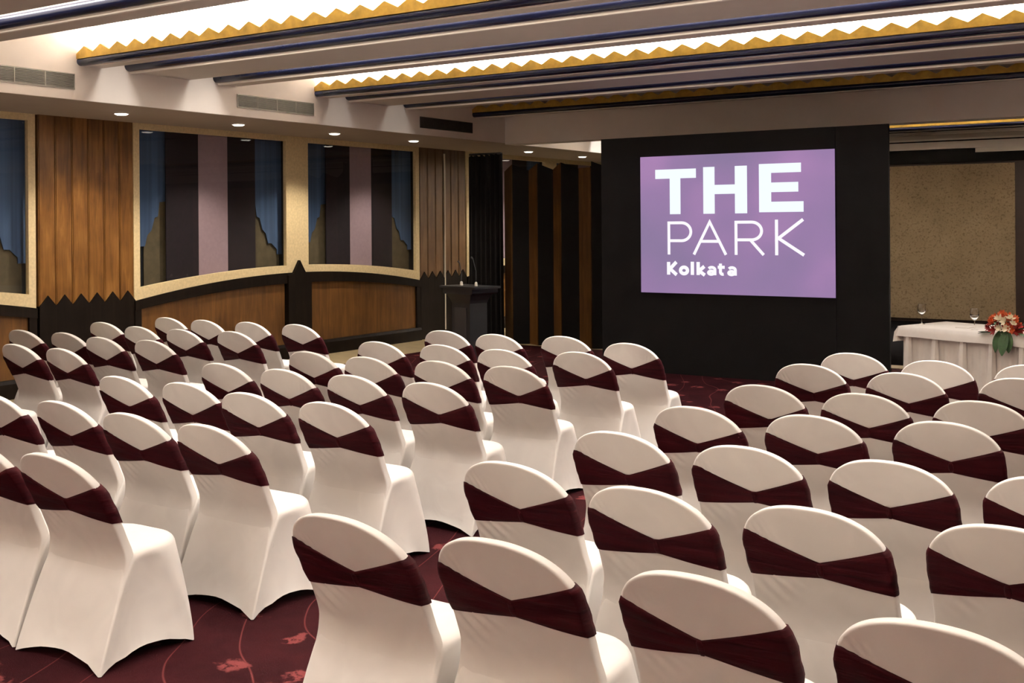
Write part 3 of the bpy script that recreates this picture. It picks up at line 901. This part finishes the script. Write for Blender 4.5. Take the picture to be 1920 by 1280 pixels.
def chair_meshes(seed):
    rnd = random.Random(seed)
    # ---- seat cover: skirt, shoulders and seat top
    NE, NC = 12, 8
    def loop(hx, yr, yf, r, rf=None, taper=0.0):
        """rounded rectangle, narrower in front by taper, as (x, y, (s, edge)) with s in -1..1 along the edge"""
        rf = r if rf is None else rf
        pts = []
        cs = [(-hx + r, yr + r, 180, r), (hx - r, yr + r, 270, r), (hx - rf, yf - rf, 0, rf), (-hx + rf, yf - rf, 90, rf)]
        for c in range(4):
            cx, cy, a0, rc = cs[c]
            for i in range(NC + 1):
                a = math.radians(a0 + 90 * i / NC)
                pts.append((cx + rc * math.cos(a), cy + rc * math.sin(a), None))
            nx, ny, na, rn = cs[(c + 1) % 4]
            ax, ay = pts[-1][0], pts[-1][1]
            a = math.radians(na)
            bx, by = nx + rn * math.cos(a), ny + rn * math.sin(a)
            for i in range(1, NE):
                f = i / NE
                pts.append((ax + (bx - ax) * f, ay + (by - ay) * f, (2 * f - 1, c)))
        return [(x_ * (1 - taper * (y_ - yr) / (yf - yr)), y_, s_) for x_, y_, s_ in pts]
    hemh = [0.036 + rnd.uniform(-0.018, 0.025) for _ in range(4)]
    ph = [rnd.uniform(0, 6) for _ in range(4)]
    ZT = 0.452
    rings = []
    lev = [0, 0.04, 0.1, 0.2, 0.35, 0.5, 0.65, 0.8, 0.9, 0.96, 1.0]
    for t_ in lev:
        e = t_ ** 1.05
        hx = 0.298 + (0.278 - 0.298) * e
        yr = 0.0 + 0.1695 * e
        yf = 0.515 + 0.02 * e
        r = 0.010 + 0.03 * t_ ** 5
        rf = 0.012 + 0.175 * t_ ** 1.5
        tpr = 0.10 * t_ ** 1.2
        ring = []
        for x_, y_, s in loop(hx, yr, yf, r, rf, tpr):
            hem = 0.0
            inx = iny = 0.0
            if s is not None:
                q, ed = s
                hem = hemh[ed] * (1 - abs(q) ** 1.7) ** 0.9
                pull = (0.020 * math.cos(q * math.pi / 2) * (4 * t_ * (1 - t_)) ** 0.8 + 0.012 * math.cos(q * math.pi / 2) * (1 - t_))
                if ed == 0:
                    pull *= max(0.0, 1 - t_ / 0.45)
                # soft folds gathered towards the feet
                fold = (0.017 if ed in (1, 3) else 0.008) * math.sin(q * 11 + ph[ed] + t_ * 7) * abs(q) ** 1.3 * (1 - abs(q) ** 6) * max(0, 1 - t_ * 1.9)
                pull += fold
                nrm = [(0, 1), (-1, 0), (0, -1), (1, 0)][ed]
                inx, iny = nrm[0] * pull, nrm[1] * pull
            z = 0.004 + hem + (ZT - hem - 0.004) * t_
            yy = y_ + iny
            if s is not None and s[1] == 0:
                yy = 0.375 * z + iny
            ring.append((x_ + inx, yy, z))
        rings.append(ring)
    top = [(0.273, 0.118, 0.530, 0.040, 0.185, 0.464), (0.262, 0.128, 0.519, 0.040, 0.178, 0.475), (0.240, 0.147, 0.50, 0.036, 0.16, 0.482), (0.17, 0.2, 0.44, 0.03, 0.10, 0.488), (0.05, 0.25, 0.40, 0.02, 0.03, 0.490)]
    for hx, yr, yf, r, rf, z in top:
        yr += 0.056
        rings.append([(x_, y_, z) for x_, y_, s in loop(hx, yr, yf, r, rf, 0.10)])
    sc = MB().rings(rings, True, False, True)
    # ---- back cover
    vtop = 0.710 + rnd.uniform(-0.008, 0.006)
    vbot = 0.662 + rnd.uniform(-0.006, 0.006)
    cx0 = rnd.uniform(-0.008, 0.03)
    tilt = rnd.uniform(-0.010, 0.010)
    def sash_edges(q, d):
        return (vtop + (0.803 - vtop) * d + tilt * q, vbot + (0.618 - vbot) * d ** 0.9 + tilt * q)
    zs = []
    outline = []
    nb = 34
    ZLO = 0.24
    for i in range(nb + 1):
        z = ZLO + (ARC0 - ZLO) * i / nb
        outline.append((-back_hw(z), z))
    na = 60
    for i in range(1, na):
        a = math.pi - math.pi * i / na
        ca, sa_ = math.cos(a), math.sin(a)
        outline.append((HWB * math.copysign(abs(ca) ** (2 / 2.25), ca), ARC0 + 0.198 * sa_ ** (2 / 2.25)))
    outline += [(-x_, z) for x_, z in reversed(outline[:nb + 1])]
    th = TH
    cz0 = 0.58
    rr = []
    wr = [(rnd.uniform(0, 6.28), rnd.uniform(26, 40), rnd.choice([-1, 1])) for _ in range(3)]
    side_a, side_b = rnd.choice([-1, 1]), rnd.choice([-1, 1])
    pa_, pb_ = rnd.uniform(0, 6), rnd.uniform(0, 6)
    amp_a, amp_b = rnd.uniform(0.4, 1.0), rnd.uniform(0.5, 1.0)
    def wrinkle(x_, z):
        q_ = x_ / HWB
        zt_, zb2 = sash_edges(q_, min(1.0, abs(q_ - cx0 / HWB)))
        w = 0.0
        if z > zt_:                                   # gathers rising from one end of the sash
            u = q_ * side_a
            win = math.exp(-((u - 0.72) / 0.22) ** 2)
            h_ = z - zt_
            w += amp_a * 0.0085 * math.sin((x_ * side_a - 0.45 * h_) * 190 + pa_) * win * math.exp(-(h_ / 0.075) ** 2) * min(1.0, h_ / 0.022)
        elif z < zb2:                                 # slanting folds hanging below the other end
            u = q_ * side_b
            win = math.exp(-((u - 0.62) / 0.30) ** 2)
            h_ = zb2 - z
            w += amp_b * 0.0095 * math.sin((x_ * side_b * 0.9 + h_ * 0.75) * 120 + pb_) * win * math.exp(-(h_ / 0.11) ** 2) * min(1.0, h_ / 0.015)
        return w
    def P(x_, z, off):
        return (x_, back_y(z) + 0.020 * min(1.2, abs(x_) / HWB) ** 2 * max(0.0, min(1.0, (z - 0.4) / 0.2)) + off, z)
    for s, o_ in ((0.02, -1), (0.12, -1), (0.2, -1), (0.28, -1), (0.35, -1), (0.42, -1), (0.49, -1), (0.55, -1), (0.61, -1), (0.66, -1), (0.71, -1), (0.76, -1), (0.80, -1), (0.84, -1), (0.88, -1), (0.915, -1), (0.945, -1), (0.966, -1), (0.977, -0.985), (0.988, -0.92), (0.995, -0.80), (1.0, -0.58), (1.0, 0.5), (0.995, 0.7), (0.985, 0.85), (0.96, 1), (0.86, 1), (0.6, 1), (0.3, 1), (0.02, 1)):
        ring = []
        for x_, z in outline:
            xx, zz = x_ * s, cz0 + (z - cz0) * s
            off = th * o_
            if o_ <= -0.9 and s < 0.97:
                off += wrinkle(xx, zz)
            ring.append(P(xx, zz, off))
        rr.append(ring)
    bc = MB().rings(rr, True, True, True)
    # ---- sash wrapped round the back, pinched at the rear
    SE = 16.0
    loopp = []
    fr = [-1 + 2 * i / 32 for i in range(33)]
    fr = [math.copysign(1 - (1 - abs(q)) ** 1.35, q) for q in fr]      # denser towards the edges
    for q in fr:
        loopp.append((q, -1))
    for q in reversed(fr[1:-1]):
        loopp.append((q, 1))
    NROW = 9
    rows = []
    for j in range(NROW):
        g_ = j / (NROW - 1)
        ring = []
        for q, sd in loopp:
            d = min(1.0, abs(q - cx0 / HWB)) if sd < 0 else 1.0
            zt, zb_ = sash_edges(q, d)
            z = zb_ + (zt - zb_) * g_
            fold = 0.0035 * math.sin(g_ * 15 + q * 2.0 + ph[0]) * min(1, d * 2.2) * (1 - 0.75 * abs(q) ** 5)
            if sd < 0:
                fold += 0.004 * math.exp(-(d / 0.12) ** 2)
            dl = 0.0065 + fold - (0.0025 if j in (0, NROW - 1) else 0.0)
            hw = back_hw(z) + dl
            off = sd * (TH + dl) * max(0.0, 1 - abs(q) ** SE) ** (1 / SE)
            ring.append(P(q * hw, z, off))
        rows.append(ring)
    # inner skin closes the band
    inner = []
    for j in (NROW - 1, 0):
        ring = []
        for (q, sd), (x_, y_, z) in zip(loopp, rows[j]):
            hw = back_hw(z) - 0.004
            ring.append(P(q * hw, z, sd * (TH - 0.004) * max(0.0, 1 - abs(q) ** SE) ** (1 / SE)))
        inner.append(ring)
    sa = MB().rings(rows + inner, True)
    # pinch band
    kz = (vtop + vbot) / 2 + tilt * cx0
    kn = MB()
    rk = []
    for i in range(13):
        a = 2 * math.pi * i / 12
        pass
    for zz, w, d in ((-0.026, 0.006, 0.002), (-0.016, 0.011, 0.0045), (0.0, 0.012, 0.0055), (0.016, 0.011, 0.0045), (0.026, 0.006, 0.002)):
        ring = []
        for i in range(12):
            a = 2 * math.pi * i / 12
            ring.append(P(cx0 + w * math.cos(a), kz + zz, -(th + 0.010) + d * math.sin(a)))
        rk.append(ring)
    kn.rings(rk, True, True, True)
    return (sc.mesh('seat_cover', 'all'), bc.mesh('back_cover', 'all'), sa.mesh('sash', 'all'), kn.mesh('knot', 'all'))

VARIANTS = [chair_meshes(s) for s in (3, 11, 23, 42, 57, 68)]
crnd = random.Random(7)
def chair(xa, ya, label, group):
    t_ = thing('banquet_chair', label, 'chair', (xa, ya + 0.075, 0.008), math.radians(crnd.uniform(-1.2, 1.2)), group)
    vr = crnd.choice(VARIANTS)
    put('seat_cover', vr[0], 'ivory_spandex', t_)
    put('back_cover', vr[1], 'ivory_spandex', t_)
    s_ = put('sash', vr[2], 'maroon_satin', t_)
    put('knot', vr[3], 'maroon_satin', s_)

ROWW = ['front row', 'second row', 'third row', 'fourth row', 'fifth row', 'sixth row', 'last row']
# apex positions (x, y) of every chair back, row by row from the screen
RIGHT = [[(-2.50, 8.30), (-1.86, 8.13), (-1.26, 8.2)],
         [(-2.56, 7.50), (-1.89, 7.37), (-1.21, 7.47)],
         [(-2.47, 6.39), (-1.86, 6.36), (-1.25, 6.41)],
         [(-2.49, 5.45), (-1.85, 5.51), (-1.29, 5.66)],
         [(-2.50, 4.60), (-1.85, 4.59), (-1.26, 4.61), (-0.66, 4.63)],
         [(-2.56, 3.78), (-1.88, 3.67), (-1.28, 3.71), (-0.68, 3.81)],
         [(-2.57, 2.78), (-1.98, 2.82), (-1.31, 2.83), (-0.66, 2.79)]]
MID = [[(-4.26, 8.10), (-5.04, 8.33), (-5.61, 8.19), (-6.23, 8.24)],
       [(-4.33, 7.36), (-4.89, 7.21), (-5.52, 7.25), (-6.13, 7.18)],
       [(-4.30, 6.38), (-4.90, 6.37), (-5.46, 6.30), (-6.12, 6.34)],
       [(-4.26, 5.46), (-4.95, 5.48), (-5.52, 5.47), (-6.12, 5.48)],
       [(-4.28, 4.56), (-4.93, 4.58), (-5.61, 4.68), (-6.18, 4.66)],
       [(-4.32, 3.73), (-4.93, 3.75), (-5.62, 3.81), (-6.22, 3.78)],
       [(-4.35, 2.89), (-4.97, 2.90)]]
LEFT = [[(-7.92, 8.06), (-8.58, 8.01), (-9.12, 7.96), (-9.77, 7.99)],
        [(-8.01, 7.22), (-8.50, 7.13), (-9.09, 7.12), (-9.88, 7.26)],
        [(-7.98, 6.31), (-8.53, 6.26), (-9.25, 6.36), (-9.81, 6.32)],
        [(-8.05, 5.51), (-8.68, 5.52)],
        [(-8.02, 4.62)]]
for nm, blk, words in (('right block', RIGHT, ['aisle end', 'second from aisle', 'third from aisle', 'fourth from aisle']),
                       ('middle block', MID, ['right end', 'second from right', 'third from right', 'fourth from right']),
                       ('left block', LEFT, ['right end', 'second from right', 'third from right', 'fourth from right'])):
    for i, row in enumerate(blk):
        xs_ = [p[0] for p in row]
        for _ in range(60):                      # neighbours stand side by side, never inside each other
            for a_ in range(len(xs_) - 1):
                gap = abs(xs_[a_] - xs_[a_ + 1]) - 0.613
                if gap < 0:
                    sg = 1 if xs_[a_] > xs_[a_ + 1] else -1
                    xs_[a_] -= sg * gap / 2
                    xs_[a_ + 1] += sg * gap / 2
        row = [(x_, p[1]) for x_, p in zip(xs_, row)]
        for j, (xa, ya) in enumerate(row):
            rw = ROWW[i]
            chair(xa, ya, 'white covered chair with maroon sash, %s, %s from screen, %s' % (nm, rw, words[j]) if rw not in ('front row', 'last row')
                  else 'white covered chair with maroon sash, %s, %s, %s' % (nm, rw, words[j]), 'covered chairs of the ' + nm)
